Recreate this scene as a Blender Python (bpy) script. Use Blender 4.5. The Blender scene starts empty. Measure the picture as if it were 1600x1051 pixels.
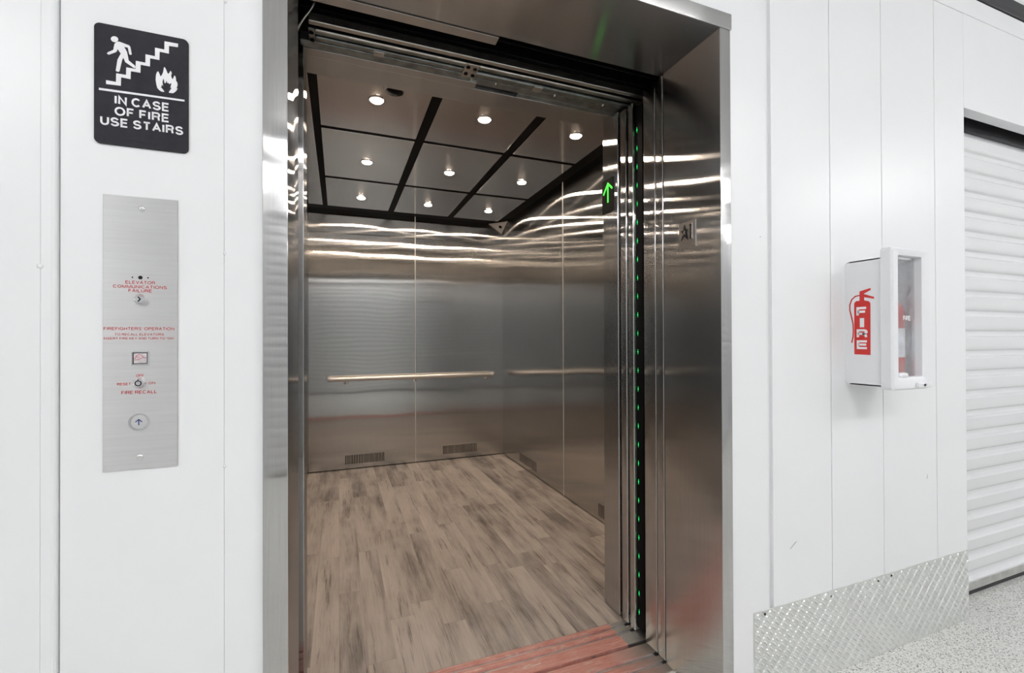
import bpy, bmesh, math, random
from mathutils import Vector, Matrix
from mathutils.geometry import tessellate_polygon
random.seed(7)
S = bpy.context.scene
COL = S.collection
PI = math.pi

# ------------------------------------------------------------------ helpers
class M:
    """collects shapes (world coordinates) into one mesh"""
    def __init__(self): self.bm = bmesh.new()
    def box(self, x0, x1, y0, y1, z0, z1, bev=0.0, seg=2):
        t = bmesh.new()
        bmesh.ops.create_cube(t, size=1.0)
        for v in t.verts:
            v.co = Vector(((x0+x1)/2+v.co.x*(x1-x0), (y0+y1)/2+v.co.y*(y1-y0), (z0+z1)/2+v.co.z*(z1-z0)))
        if bev > 0:
            bmesh.ops.bevel(t, geom=t.edges[:], offset=bev, segments=seg, affect='EDGES', profile=0.5)
        self._merge(t); return self
    def _merge(self, t):
        me = bpy.data.meshes.new('tmp'); t.to_mesh(me); t.free()
        self.bm.from_mesh(me); bpy.data.meshes.remove(me)
    def cyl(self, p0, p1, r0, r1=None, n=24, caps=True):
        r1 = r0 if r1 is None else r1
        p0, p1 = Vector(p0), Vector(p1); d = (p1-p0).normalized()
        a = d.orthogonal().normalized(); b = d.cross(a)
        bm = self.bm
        A = [bm.verts.new(p0+(a*math.cos(2*PI*k/n)+b*math.sin(2*PI*k/n))*r0) for k in range(n)]
        B = [bm.verts.new(p1+(a*math.cos(2*PI*k/n)+b*math.sin(2*PI*k/n))*r1) for k in range(n)]
        for k in range(n):
            bm.faces.new((A[k], A[(k+1) % n], B[(k+1) % n], B[k]))
        if caps:
            bm.faces.new(A[::-1]); bm.faces.new(B)
        return self
    def ring(self, c, axis, ri, ro, h, n=32):
        """annular washer from plane c, thickness h along axis"""
        c = Vector(c); d = Vector(axis).normalized(); a = d.orthogonal().normalized(); b = d.cross(a); bm = self.bm
        L = []
        for r, off in ((ri, 0), (ro, 0), (ro, h), (ri, h)):
            L.append([bm.verts.new(c+d*off+(a*math.cos(2*PI*k/n)+b*math.sin(2*PI*k/n))*r) for k in range(n)])
        for i in range(4):
            P, Q = L[i], L[(i+1) % 4]
            for k in range(n): bm.faces.new((P[k], P[(k+1) % n], Q[(k+1) % n], Q[k]))
        return self
    def lathe(self, c, axis, prof, n=28):
        """prof: list of (radius, distance along axis)"""
        c = Vector(c); d = Vector(axis).normalized(); a = d.orthogonal().normalized(); b = d.cross(a); bm = self.bm
        rows = []
        for r, h in prof:
            rows.append([bm.verts.new(c+d*h+(a*math.cos(2*PI*k/n)+b*math.sin(2*PI*k/n))*max(r, 1e-5)) for k in range(n)])
        for P, Q in zip(rows, rows[1:]):
            for k in range(n): bm.faces.new((P[k], P[(k+1) % n], Q[(k+1) % n], Q[k]))
        bm.faces.new(rows[0][::-1]); bm.faces.new(rows[-1])
        return self
    def tube(self, pts, r, n=10):
        pts = [Vector(p) for p in pts]; bm = self.bm; rows = []; up = None
        for i, p in enumerate(pts):
            d = (pts[min(i+1, len(pts)-1)]-pts[max(i-1, 0)]).normalized()
            if up is None: up = d.orthogonal().normalized()
            up = (up-d*up.dot(d)).normalized(); b = d.cross(up)
            rr = r[i] if isinstance(r, (list, tuple)) else r
            rows.append([bm.verts.new(p+(up*math.cos(2*PI*k/n)+b*math.sin(2*PI*k/n))*rr) for k in range(n)])
        for P, Q in zip(rows, rows[1:]):
            for k in range(n): bm.faces.new((P[k], P[(k+1) % n], Q[(k+1) % n], Q[k]))
        bm.faces.new(rows[0][::-1]); bm.faces.new(rows[-1])
        return self
    def prism(self, poly, frame, h):
        """poly: 2d outline; frame(u, v, w) -> world; w runs 0..h"""
        bm = self.bm
        tris = tessellate_polygon([[Vector((u, v, 0)) for u, v in poly]])
        A = [bm.verts.new(frame(u, v, 0)) for u, v in poly]
        B = [bm.verts.new(frame(u, v, h)) for u, v in poly]
        for t in tris:
            try:
                bm.faces.new([B[i] for i in t]); bm.faces.new([A[i] for i in reversed(t)])
            except ValueError: pass
        n = len(poly)
        for k in range(n): bm.faces.new((A[k], A[(k+1) % n], B[(k+1) % n], B[k]))
        return self
    def extrude_profile(self, prof, x0, x1, f):
        """open profile [(a, b)] swept from x0 to x1; f(x, a, b) -> world"""
        bm = self.bm
        A = [bm.verts.new(f(x0, a, b)) for a, b in prof]; B = [bm.verts.new(f(x1, a, b)) for a, b in prof]
        for k in range(len(prof)-1): bm.faces.new((A[k], A[k+1], B[k+1], B[k]))
        return self
    def ribbon(self, pts, w, frame, depth, closed=False):
        """flat stroke of width w along a 2d polyline, mitred"""
        pts = [p for k, p in enumerate(pts) if k == 0 or math.hypot(p[0]-pts[k-1][0], p[1]-pts[k-1][1]) > 1e-7]
        n = len(pts); Lp = []; Rp = []
        for k in range(n):
            a = pts[k-1] if (k > 0 or closed) else None
            c = pts[(k+1) % n] if (k < n-1 or closed) else None
            p = pts[k]
            def nrm(s, e):
                l = math.hypot(e[0]-s[0], e[1]-s[1]) or 1e-9
                return (-(e[1]-s[1])/l, (e[0]-s[0])/l)
            if a is None: nx, ny = nrm(p, c); m = 1
            elif c is None: nx, ny = nrm(a, p); m = 1
            else:
                n1, n2 = nrm(a, p), nrm(p, c); sx, sy = n1[0]+n2[0], n1[1]+n2[1]; l = math.hypot(sx, sy) or 1e-9
                nx, ny = sx/l, sy/l; m = min(1/max(nx*n1[0]+ny*n1[1], .25), 2.2)
            Lp.append((p[0]+nx*w/2*m, p[1]+ny*w/2*m)); Rp.append((p[0]-nx*w/2*m, p[1]-ny*w/2*m))
        for k in range(n if closed else n-1):
            e = (k+1) % n
            self.prism([Rp[k], Rp[e], Lp[e], Lp[k]], frame, depth)
    def text(self, body, cx, cv, w, h, frame, depth=0.0006, stroke=.12, gap=.26):
        """stroke lettering fitted into w x h around (cx, cv); stroke as a share of the height"""
        sw = stroke*h; pos = 0; items = []
        for ch in body:
            if ch == ' ': pos += .36; continue
            gw, strokes = GLYPH[ch]
            for s in strokes: items.append([(pos+x*gw, y) for x, y in s])
            pos += gw+gap
        tot = max(max(x for s in items for x, y in s), 1e-6); k = (w-sw)/tot; hh = h-sw
        for s in items:
            closed = len(s) > 3 and s[0] == s[-1]
            q = [(cx-w/2+sw/2+x*k, cv-h/2+sw/2+y*hh) for x, y in (s[:-1] if closed else s)]
            self.ribbon(q, sw, frame, depth, closed)
        return self
    def build(self, name, mat, parent=None, smooth=False, origin=None):
        off = Vector((0, 0, 0))
        p = parent
        while p is not None:
            off += p.location; p = p.parent
        if origin is not None: off = Vector(origin)
        bmesh.ops.recalc_face_normals(self.bm, faces=self.bm.faces[:])
        for v in self.bm.verts: v.co -= off
        me = bpy.data.meshes.new(name); self.bm.to_mesh(me); self.bm.free()
        if smooth:
            for p in me.polygons: p.use_smooth = True
            try: me.set_sharp_from_angle(angle=math.radians(35))
            except Exception: pass
        me.materials.append(mat)
        o = bpy.data.objects.new(name, me); COL.objects.link(o)
        if parent is not None: o.parent = parent
        elif origin is not None: o.location = off
        return o

# single-stroke capitals: width, strokes on a unit grid
def _arc(cx, cy, rx, ry, a0, a1, n=12):
    return [(cx+rx*math.cos(math.radians(a0+(a1-a0)*k/n)), cy+ry*math.sin(math.radians(a0+(a1-a0)*k/n))) for k in range(n+1)]
_S = _arc(.5, .74, .46, .26, 15, 180, 9)+_arc(.5, .74, .46, .24, 180, 270, 5)[1:]+_arc(.5, .26, .5, .24, 90, 0, 5)[1:]+_arc(.5, .26, .5, .26, 0, -165, 9)[1:]
_O = _arc(.5, .5, .5, .5, 90, 450, 28); _O[-1] = _O[0]
GLYPH = {
 'A': (.78, [[(0, 0), (.5, 1), (1, 0)], [(.20, .33), (.80, .33)]]),
 'C': (.80, [_arc(.52, .5, .52, .5, 42, 318, 20)]),
 'D': (.72, [[(0, 0), (0, 1), (.4, 1)]+_arc(.45, .5, .55, .5, 85, -85, 12)+[(.4, 0), (0, 0)]]),
 'E': (.62, [[(1, 0), (0, 0), (0, 1), (1, 1)], [(0, .52), (.92, .52)]]),
 'F': (.58, [[(0, 0), (0, 1), (1, 1)], [(0, .50), (.88, .50)]]),
 'G': (.82, [_arc(.52, .5, .52, .5, 42, 350, 22)+[(1.0, .42), (.58, .42)]]),
 'H': (.70, [[(0, 0), (0, 1)], [(1, 0), (1, 1)], [(0, .52), (1, .52)]]),
 'I': (.02, [[(0, 0), (0, 1)]]),
 'K': (.68, [[(0, 0), (0, 1)], [(.96, 1), (0, .36)], [(.32, .57), (1, 0)]]),
 'L': (.56, [[(0, 1), (0, 0), (1, 0)]]),
 'M': (.86, [[(0, 0), (0, 1), (.5, .06), (1, 1), (1, 0)]]),
 'N': (.70, [[(0, 0), (0, 1), (1, 0), (1, 1)]]),
 'O': (.88, [_O]),
 'P': (.66, [[(0, 0), (0, 1), (.6, 1)]+_arc(.62, .74, .38, .26, 85, -85, 10)+[(.6, .48), (0, .48)]]),
 'R': (.70, [[(0, 0), (0, 1), (.6, 1)]+_arc(.62, .75, .36, .25, 85, -85, 10)+[(.6, .50), (0, .50)], [(.52, .50), (.86, .38), (.94, 0)]]),
 'S': (.70, [_S]),
 'T': (.68, [[(0, 1), (1, 1)], [(.5, 1), (.5, 0)]]),
 'U': (.70, [[(0, 1), (0, .36)]+_arc(.5, .36, .5, .36, 180, 360, 14)+[(1, .36), (1, 1)]]),
 'V': (.78, [[(0, 1), (.5, 0), (1, 1)]]),
 'Y': (.74, [[(0, 1), (.5, .46), (1, 1)], [(.5, .46), (.5, 0)]]),
 "'": (.02, [[(0, 1), (0, .74)]]),
 '"': (.16, [[(0, 1), (0, .74)], [(1, 1), (1, .74)]]),
}

def thing(name, label, cat, loc, group=None):
    o = bpy.data.objects.new(name, None); o.empty_display_size = .05; COL.objects.link(o)
    o.location = loc; o['label'] = label; o['category'] = cat
    if group: o['group'] = group
    return o
def tag(o, label, cat, group=None):
    o['label'] = label; o['category'] = cat
    if group: o['group'] = group
    return o
def struct(o, label, cat='wall'):
    o['kind'] = 'structure'; o['label'] = label; o['category'] = cat
    return o
def dup(root, loc, label, group=None):
    r = root.copy(); COL.objects.link(r); r.location = loc; r['label'] = label
    if group: r['group'] = group
    for ch in list(root.children):
        c = ch.copy(); COL.objects.link(c); c.parent = r
        for g in list(ch.children):
            d = g.copy(); COL.objects.link(d); d.parent = c
    return r

# ------------------------------------------------------------------ materials
def newmat(name):
    m = bpy.data.materials.new(name); m.use_nodes = True
    nt = m.node_tree; nt.nodes.clear()
    out = nt.nodes.new('ShaderNodeOutputMaterial')
    return m, nt, out
def N(nt, typ, **kw):
    n = nt.nodes.new(typ)
    for k, v in kw.items(): setattr(n, k, v)
    return n
def L(nt, a, b): nt.links.new(a, b)
def position(nt, scale=(1, 1, 1)):
    g = N(nt, 'ShaderNodeNewGeometry'); mp = N(nt, 'ShaderNodeMapping')
    mp.inputs['Scale'].default_value = scale
    L(nt, g.outputs['Position'], mp.inputs['Vector'])
    return mp.outputs['Vector']
def plain(name, col, rough=.5, metal=0.0, var=.04, nscale=6.0, coat=0.0, spec=.5, bump=0.0):
    m, nt, out = newmat(name)
    b = N(nt, 'ShaderNodeBsdfPrincipled'); L(nt, b.outputs[0], out.inputs[0])
    b.inputs['Roughness'].default_value = rough; b.inputs['Metallic'].default_value = metal
    b.inputs['Coat Weight'].default_value = coat; b.inputs['Specular IOR Level'].default_value = spec
    nz = N(nt, 'ShaderNodeTexNoise'); nz.inputs['Scale'].default_value = nscale; nz.inputs['Detail'].default_value = 4
    L(nt, position(nt), nz.inputs['Vector'])
    r = N(nt, 'ShaderNodeValToRGB')
    r.color_ramp.elements[0].color = tuple(c*(1-var) for c in col)+(1,)
    r.color_ramp.elements[1].color = tuple(min(1, c*(1+var)) for c in col)+(1,)
    r.color_ramp.elements[0].position = .3; r.color_ramp.elements[1].position = .7
    L(nt, nz.outputs[0], r.inputs[0]); L(nt, r.outputs[0], b.inputs['Base Color'])
    if bump:
        bp = N(nt, 'ShaderNodeBump'); bp.inputs['Strength'].default_value = bump; bp.inputs['Distance'].default_value = .002
        n2 = N(nt, 'ShaderNodeTexNoise'); n2.inputs['Scale'].default_value = 120
        L(nt, position(nt), n2.inputs['Vector']); L(nt, n2.outputs[0], bp.inputs['Height']); L(nt, bp.outputs[0], b.inputs['Normal'])
    return m
def emit(name, col, strength):
    m, nt, out = newmat(name)
    e = N(nt, 'ShaderNodeEmission'); e.inputs[0].default_value = tuple(col)+(1,); e.inputs[1].default_value = strength
    L(nt, e.outputs[0], out.inputs[0]); return m
def steel(name, col, rough, aniso, tangent, wave=.0, grain=(1, 1, 1), gvar=.05, wscale=1.6):
    """brushed stainless: anisotropic gloss, reflections smear across the grain"""
    m, nt, out = newmat(name)
    g = N(nt, 'ShaderNodeBsdfAnisotropic'); g.distribution = 'GGX'
    g.inputs['Roughness'].default_value = rough; g.inputs['Anisotropy'].default_value = aniso
    tv = N(nt, 'ShaderNodeCombineXYZ')
    for i in range(3): tv.inputs[i].default_value = tangent[i]
    L(nt, tv.outputs[0], g.inputs['Tangent'])
    nz = N(nt, 'ShaderNodeTexNoise'); nz.inputs['Scale'].default_value = 1.0; nz.inputs['Detail'].default_value = 3
    L(nt, position(nt, grain), nz.inputs['Vector'])
    r = N(nt, 'ShaderNodeValToRGB')
    r.color_ramp.elements[0].color = tuple(c*(1-gvar) for c in col)+(1,); r.color_ramp.elements[0].position = .3
    r.color_ramp.elements[1].color = tuple(min(1, c*(1+gvar)) for c in col)+(1,); r.color_ramp.elements[1].position = .7
    L(nt, nz.outputs[0], r.inputs[0]); L(nt, r.outputs[0], g.inputs['Color'])
    if wave > 0:
        w = N(nt, 'ShaderNodeTexNoise'); w.inputs['Scale'].default_value = wscale; w.inputs['Detail'].default_value = 1
        L(nt, position(nt), w.inputs['Vector'])
        bp = N(nt, 'ShaderNodeBump'); bp.inputs['Strength'].default_value = 1.0; bp.inputs['Distance'].default_value = wave
        L(nt, w.outputs[0], bp.inputs['Height']); L(nt, bp.outputs[0], g.inputs['Normal'])
    L(nt, g.outputs[0], out.inputs[0]); return m

SC = (.54, .535, .53)
GV = (300, 300, 6); GX = (6, 300, 300); GY = (300, 6, 300)
ANI = .80
m_white = plain('white_painted_steel', (.84, .85, .86), .32, var=.012, nscale=1.5)
m_white2 = plain('white_shutter_paint', (.78, .79, .80), .2, var=.015, nscale=2)
m_ceilw = plain('white_ceiling_paint', (.8, .8, .8), .7, var=.02)
m_black = plain('black_void_shade', (.006, .006, .007), .6, var=.2)  # near-black colour stands in for the unlit void of shaft and panel gaps
m_black2 = plain('black_plastic', (.003, .003, .0035), .6, var=.1, spec=.1)
m_blackrub = plain('black_rubber', (.01, .01, .013), .5, var=.2)
m_cab = plain('white_moulded_plastic', (.82, .83, .85), .3, var=.01)
m_chrome = plain('bright_chrome', (.75, .75, .76), .12, 1.0, var=.02)
m_alum = plain('raw_aluminium', (.62, .62, .60), .38, 1.0, var=.12, nscale=20)
m_galv = plain('galvanised_steel', (.30, .33, .33), .38, 1.0, var=.3, nscale=24)
m_galvl = plain('light_galvanised_lip', (.62, .61, .58), .3, 1.0, var=.12, nscale=20)
m_red = plain('red_paint', (.56, .02, .015), .35, var=.05)
m_redink = plain('engraved_red_ink', (.46, .03, .04), .6, var=.15, nscale=300)
m_ink = plain('black_ink', (.01, .01, .012), .5, var=.1, spec=.2)
m_satin = plain('satin_steel_plate', (.30, .29, .285), .42, 1.0, var=.06, nscale=90)
m_blueink = plain('dark_blue_ink', (.015, .03, .16), .5, var=.1)
m_signblk = plain('charcoal_sign_plastic', (.019, .019, .025), .6, var=.15, nscale=60, bump=.15, spec=.2)
m_signwht = plain('white_sign_plastic', (.86, .86, .88), .4, var=.01)
m_jewel = plain('pale_indicator_lens', (.60, .56, .575), .25, var=.15, nscale=160)
m_lensblk = plain('black_camera_lens', (.004, .004, .005), .1, var=.1)
m_steelv = steel('brushed_steel_vertical', SC, .13, .87, (0, 0, 1), .0022, GV)
m_steelwall = steel('brushed_steel_wall_panel', (.60, .59, .575), .13, .87, (0, 0, 1), .0030, GV)
m_steelx = steel('brushed_steel_across', SC, .18, ANI, (1, 0, 0), .001, GX)
m_steely = steel('brushed_steel_lengthwise', SC, .18, ANI, (0, 1, 0), .001, GY)
m_ceilsteel = steel('polished_ceiling_steel', (.80, .765, .745), .13, 0.0, (1, 0, 0), .0008, GY)
m_plate = steel('satin_station_plate', (.72, .72, .72), .42, .5, (1, 0, 0), .0, (8, 300, 260), .03)
m_rail = steel('polished_rail_steel', (.86, .82, .77), .36, 0.0, (1, 0, 0), 0, GX)
m_stripe = plain('dark_ceiling_reveal', (.006, .005, .005), .6, var=.1, spec=.12)
m_lamp = emit('warm_downlight', (1.0, .82, .65), 215.0)
m_tube = emit('hall_strip_lamp', (1.0, .992, .995), 62.0)
m_green = emit('green_diode', (.02, .8, .16), 1.6)
m_arrow = emit('green_lantern_arrow', (.10, 1.0, .08), 1.3)

def clear_pane():
    m, nt, out = newmat('clear_acrylic_pane')
    t = N(nt, 'ShaderNodeBsdfTransparent'); t.inputs[0].default_value = (.95, .96, .97, 1)
    g = N(nt, 'ShaderNodeBsdfAnisotropic'); g.inputs['Roughness'].default_value = .05
    f = N(nt, 'ShaderNodeFresnel'); gm = N(nt, 'ShaderNodeNewGeometry'); ma = N(nt, 'ShaderNodeMath', operation='MULTIPLY_ADD'); L(nt, gm.outputs['Backfacing'], ma.inputs[0]); ma.inputs[1].default_value = -.8189; ma.inputs[2].default_value = 1.49; L(nt, ma.outputs[0], f.inputs[0])
    mx = N(nt, 'ShaderNodeMixShader'); L(nt, f.outputs[0], mx.inputs[0]); L(nt, t.outputs[0], mx.inputs[1]); L(nt, g.outputs[0], mx.inputs[2])
    d = N(nt, 'ShaderNodeBsdfDiffuse'); d.inputs[0].default_value = (.8, .81, .82, 1)  # white diffuse mixed in as scratch haze, also to brighten the cabinet inside
    nz = N(nt, 'ShaderNodeTexNoise'); nz.inputs['Scale'].default_value = 30; nz.inputs['Detail'].default_value = 4; L(nt, position(nt), nz.inputs['Vector'])
    mr = N(nt, 'ShaderNodeMapRange'); mr.inputs['From Min'].default_value = .35; mr.inputs['From Max'].default_value = .7; mr.inputs['To Min'].default_value = .06; mr.inputs['To Max'].default_value = .18; L(nt, nz.outputs[0], mr.inputs['Value'])
    m2 = N(nt, 'ShaderNodeMixShader'); L(nt, mr.outputs[0], m2.inputs[0]); L(nt, mx.outputs[0], m2.inputs[1]); L(nt, d.outputs[0], m2.inputs[2])
    L(nt, m2.outputs[0], out.inputs[0]); return m
m_pane = clear_pane()

def vinyl():
    m, nt, out = newmat('grey_brown_vinyl_plank')
    b = N(nt, 'ShaderNodeBsdfPrincipled'); L(nt, b.outputs[0], out.inputs[0])
    g = N(nt, 'ShaderNodeNewGeometry'); sp = N(nt, 'ShaderNodeSeparateXYZ'); L(nt, g.outputs['Position'], sp.inputs[0])
    def math_(op, a, bb=None):
        n = N(nt, 'ShaderNodeMath', operation=op)
        for i, v in enumerate((a, bb)):
            if v is None: continue
            if isinstance(v, (int, float)): n.inputs[i].default_value = v
            else: L(nt, v, n.inputs[i])
        return n.outputs[0]
    u = math_('DIVIDE', sp.outputs[0], .0985)
    row = math_('FLOOR', u)
    w1 = N(nt, 'ShaderNodeTexWhiteNoise', noise_dimensions='1D'); L(nt, row, w1.inputs['W'])
    v = math_('ADD', math_('DIVIDE', sp.outputs[1], .92), w1.outputs['Value'])
    cell = math_('FLOOR', v)
    cx = N(nt, 'ShaderNodeCombineXYZ'); L(nt, row, cx.inputs[0]); L(nt, cell, cx.inputs[1])
    w2 = N(nt, 'ShaderNodeTexWhiteNoise', noise_dimensions='2D'); L(nt, cx.outputs[0], w2.inputs['Vector'])
    # grain, shifted for each plank
    def grain(scale, detail, seed, rough=.6):
        mp = N(nt, 'ShaderNodeMapping'); mp.inputs['Scale'].default_value = scale
        ad = N(nt, 'ShaderNodeVectorMath', operation='ADD'); L(nt, g.outputs['Position'], ad.inputs[0])
        sc = N(nt, 'ShaderNodeVectorMath', operation='SCALE'); L(nt, w2.outputs['Color'], sc.inputs[0]); sc.inputs['Scale'].default_value = seed
        L(nt, sc.outputs[0], ad.inputs[1]); L(nt, ad.outputs[0], mp.inputs['Vector'])
        n = N(nt, 'ShaderNodeTexNoise'); n.inputs['Scale'].default_value = 1; n.inputs['Detail'].default_value = detail; n.inputs['Roughness'].default_value = rough
        L(nt, mp.outputs[0], n.inputs['Vector']); return n.outputs[0]
    broad = grain((11, 1.6, 1), 3, 17); fine = grain((110, 5, 1), 6, 9, .75); streak = grain((46, 1.9, 1), 6, 31, .72)
    ramp = N(nt, 'ShaderNodeValToRGB'); e = ramp.color_ramp.elements
    e[0].position = .34; e[0].color = (.13, .113, .104, 1); e[1].position = .66; e[1].color = (.54, .472, .415, 1)
    mid = ramp.color_ramp.elements.new(.48); mid.color = (.37, .318, .278, 1)
    mixv = math_('ADD', math_('ADD', math_('MULTIPLY', broad, .42), math_('MULTIPLY', fine, .34)),
                 math_('ADD', math_('MULTIPLY', streak, .20), math_('MULTIPLY', math_('SUBTRACT', w2.outputs['Value'], .46), .13)))
    L(nt, mixv, ramp.inputs[0])
    # charcoal graining that gathers in the worn dark boards
    dk = N(nt, 'ShaderNodeMapRange'); dk.inputs['From Min'].default_value = .485; dk.inputs['From Max'].default_value = .57
    L(nt, math_('ADD', math_('ADD', math_('MULTIPLY', streak, .52), math_('MULTIPLY', fine, .40)), math_('MULTIPLY', math_('SUBTRACT', broad, .5), -.22)), dk.inputs['Value'])
    mx = N(nt, 'ShaderNodeMix', data_type='RGBA'); L(nt, math_('MULTIPLY', dk.outputs[0], .78), mx.inputs[0])
    L(nt, ramp.outputs[0], mx.inputs[6]); mx.inputs[7].default_value = (.055, .042, .036, 1)
    # dust
    dn = N(nt, 'ShaderNodeTexNoise'); dn.inputs['Scale'].default_value = 3.2; dn.inputs['Detail'].default_value = 6
    L(nt, g.outputs['Position'], dn.inputs['Vector'])
    dr = N(nt, 'ShaderNodeMapRange'); dr.inputs['From Min'].default_value = .45; dr.inputs['From Max'].default_value = .75; dr.inputs['To Max'].default_value = .45
    L(nt, dn.outputs[0], dr.inputs['Value'])
    m2 = N(nt, 'ShaderNodeMix', data_type='RGBA'); L(nt, dr.outputs[0], m2.inputs[0]); L(nt, mx.outputs[2], m2.inputs[6]); m2.inputs[7].default_value = (.54, .485, .435, 1)
    # joints
    fu = math_('FRACT', u); fv = math_('FRACT', v)
    jt = math_('MAXIMUM', math_('LESS_THAN', fu, .018), math_('LESS_THAN', fv, .0025))
    m3 = N(nt, 'ShaderNodeMix', data_type='RGBA'); L(nt, math_('MULTIPLY', jt, .22), m3.inputs[0]); L(nt, m2.outputs[2], m3.inputs[6]); m3.inputs[7].default_value = (.06, .05, .045, 1)
    L(nt, m3.outputs[2], b.inputs['Base Color'])
    b.inputs['Roughness'].default_value = .52; b.inputs['Specular IOR Level'].default_value = .3
    bp = N(nt, 'ShaderNodeBump'); bp.inputs['Strength'].default_value = .25; bp.inputs['Distance'].default_value = .001
    L(nt, fine, bp.inputs['Height']); L(nt, bp.outputs[0], b.inputs['Normal'])
    return m
m_vinyl = vinyl()

def hallfloor():
    m, nt, out = newmat('speckled_epoxy_floor')
    b = N(nt, 'ShaderNodeBsdfPrincipled'); L(nt, b.outputs[0], out.inputs[0])
    v = N(nt, 'ShaderNodeTexVoronoi'); v.inputs['Scale'].default_value = 300; L(nt, position(nt), v.inputs['Vector'])
    n = N(nt, 'ShaderNodeTexNoise'); n.inputs['Scale'].default_value = 110; n.inputs['Detail'].default_value = 3; L(nt, position(nt), n.inputs['Vector'])
    r = N(nt, 'ShaderNodeValToRGB'); e = r.color_ramp.elements
    e[0].position = .0; e[0].color = (.13, .13, .125, 1); e[1].position = 1; e[1].color = (.80, .80, .77, 1)
    for p, c in ((.12, (.24, .24, .23, 1)), (.16, (.62, .62, .59, 1)), (.6, (.73, .73, .70, 1))):
        k = r.color_ramp.elements.new(p); k.color = c
    sp = N(nt, 'ShaderNodeSeparateColor'); L(nt, v.outputs['Color'], sp.inputs[0])
    L(nt, sp.outputs[0], r.inputs[0])
    r2 = N(nt, 'ShaderNodeValToRGB'); r2.color_ramp.elements[0].position = .34; r2.color_ramp.elements[1].position = .44
    r2.color_ramp.elements[0].color = (.55, .54, .51, 1); r2.color_ramp.elements[1].color = (1, 1, 1, 1)
    L(nt, n.outputs[0], r2.inputs[0])
    mx = N(nt, 'ShaderNodeMix', data_type='RGBA', blend_type='MULTIPLY'); mx.inputs[0].default_value = .8
    L(nt, r.outputs[0], mx.inputs[6]); L(nt, r2.outputs[0], mx.inputs[7]); L(nt, mx.outputs[2], b.inputs['Base Color'])
    b.inputs['Roughness'].default_value = .3; b.inputs['Coat Weight'].default_value = .4; b.inputs['Coat Roughness'].default_value = .12
    return m
m_hallfloor = hallfloor()

def worn_red(name, xlim, fade):
    """aluminium threshold with a worn coat of red paint that stops near x = xlim"""
    m, nt, out = newmat(name)
    al = N(nt, 'ShaderNodeBsdfPrincipled'); al.inputs['Metallic'].default_value = 1; al.inputs['Roughness'].default_value = .42; al.inputs['Base Color'].default_value = (.70, .68, .65, 1)
    rd = N(nt, 'ShaderNodeBsdfPrincipled'); rd.inputs['Roughness'].default_value = .38; rd.inputs['Specular IOR Level'].default_value = .75
    g = N(nt, 'ShaderNodeNewGeometry'); sp = N(nt, 'ShaderNodeSeparateXYZ'); L(nt, g.outputs['Position'], sp.inputs[0])
    n1 = N(nt, 'ShaderNodeTexNoise'); n1.inputs['Scale'].default_value = 1; n1.inputs['Detail'].default_value = 6; n1.inputs['Roughness'].default_value = .7
    L(nt, position(nt, (14, 110, 1)), n1.inputs['Vector'])
    cr = N(nt, 'ShaderNodeValToRGB'); cr.color_ramp.elements[0].position = .3; cr.color_ramp.elements[0].color = (.42, .125, .095, 1)
    cr.color_ramp.elements[1].position = .72; cr.color_ramp.elements[1].color = (.62, .36, .30, 1)
    L(nt, n1.outputs[0], cr.inputs[0]); L(nt, cr.outputs[0], rd.inputs['Base Color'])
    n2 = N(nt, 'ShaderNodeTexNoise'); n2.inputs['Scale'].default_value = 1; n2.inputs['Detail'].default_value = 8; n2.inputs['Roughness'].default_value = .75
    L(nt, position(nt, (7, 60, 1)), n2.inputs['Vector'])
    wear = N(nt, 'ShaderNodeMapRange'); wear.inputs['From Min'].default_value = .35; wear.inputs['From Max'].default_value = .43; L(nt, n2.outputs[0], wear.inputs['Value'])
    xm = N(nt, 'ShaderNodeMapRange'); xm.inputs['From Min'].default_value = xlim; xm.inputs['From Max'].default_value = xlim-fade; L(nt, sp.outputs[0], xm.inputs['Value'])
    mu = N(nt, 'ShaderNodeMath', operation='MULTIPLY'); L(nt, wear.outputs[0], mu.inputs[0]); L(nt, xm.outputs[0], mu.inputs[1])
    mx = N(nt, 'ShaderNodeMixShader'); L(nt, mu.outputs[0], mx.inputs[0]); L(nt, al.outputs[0], mx.inputs[1]); L(nt, rd.outputs[0], mx.inputs[2])
    L(nt, mx.outputs[0], out.inputs[0]); return m
m_sillcar = worn_red('worn_red_car_threshold', 1.035, .006)
m_silland = worn_red('worn_red_landing_threshold', 1.10, .18)
m_kick = plain('aluminium_chequer_plate', (.72, .73, .71), .33, 0.65, var=.05, nscale=14)
EXPOSURE = 0.38
m_strip = plain('bright_joint_strip', (.72, .70, .66), .45, .6, var=.03)
m_scuff = plain('grey_scuff', (.42, .42, .43), .5, var=.2)

# ------------------------------------------------------------------ measured places (metres; x along the hall wall, y into the lift, z up)
Y0 = 1.0748            # hall face of the wall round the entrance
XL, XR, H = -.1004, 1.1013, 2.134      # clear opening
XWL, XWR, YB = -.2478, 1.5576, 4.3171  # inside of the lift car
ZC = 2.322             # underside of the ceiling panels
YOP = -1.65            # opposite side of the hall
XE = 2.4443            # end of the panelled wall, start of the shutter opening
ZH = 3.0
def FW(y):             # plane facing the hall
    return lambda u, v, w: Vector((u, y-w, v))
def FJ(x):             # plane facing left (-x); u is -y so lettering reads from the hall
    return lambda u, v, w: Vector((x-w, -u, v))
def FR(x):             # same plane, u is y
    return lambda u, v, w: Vector((x-w, u, v))

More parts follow.
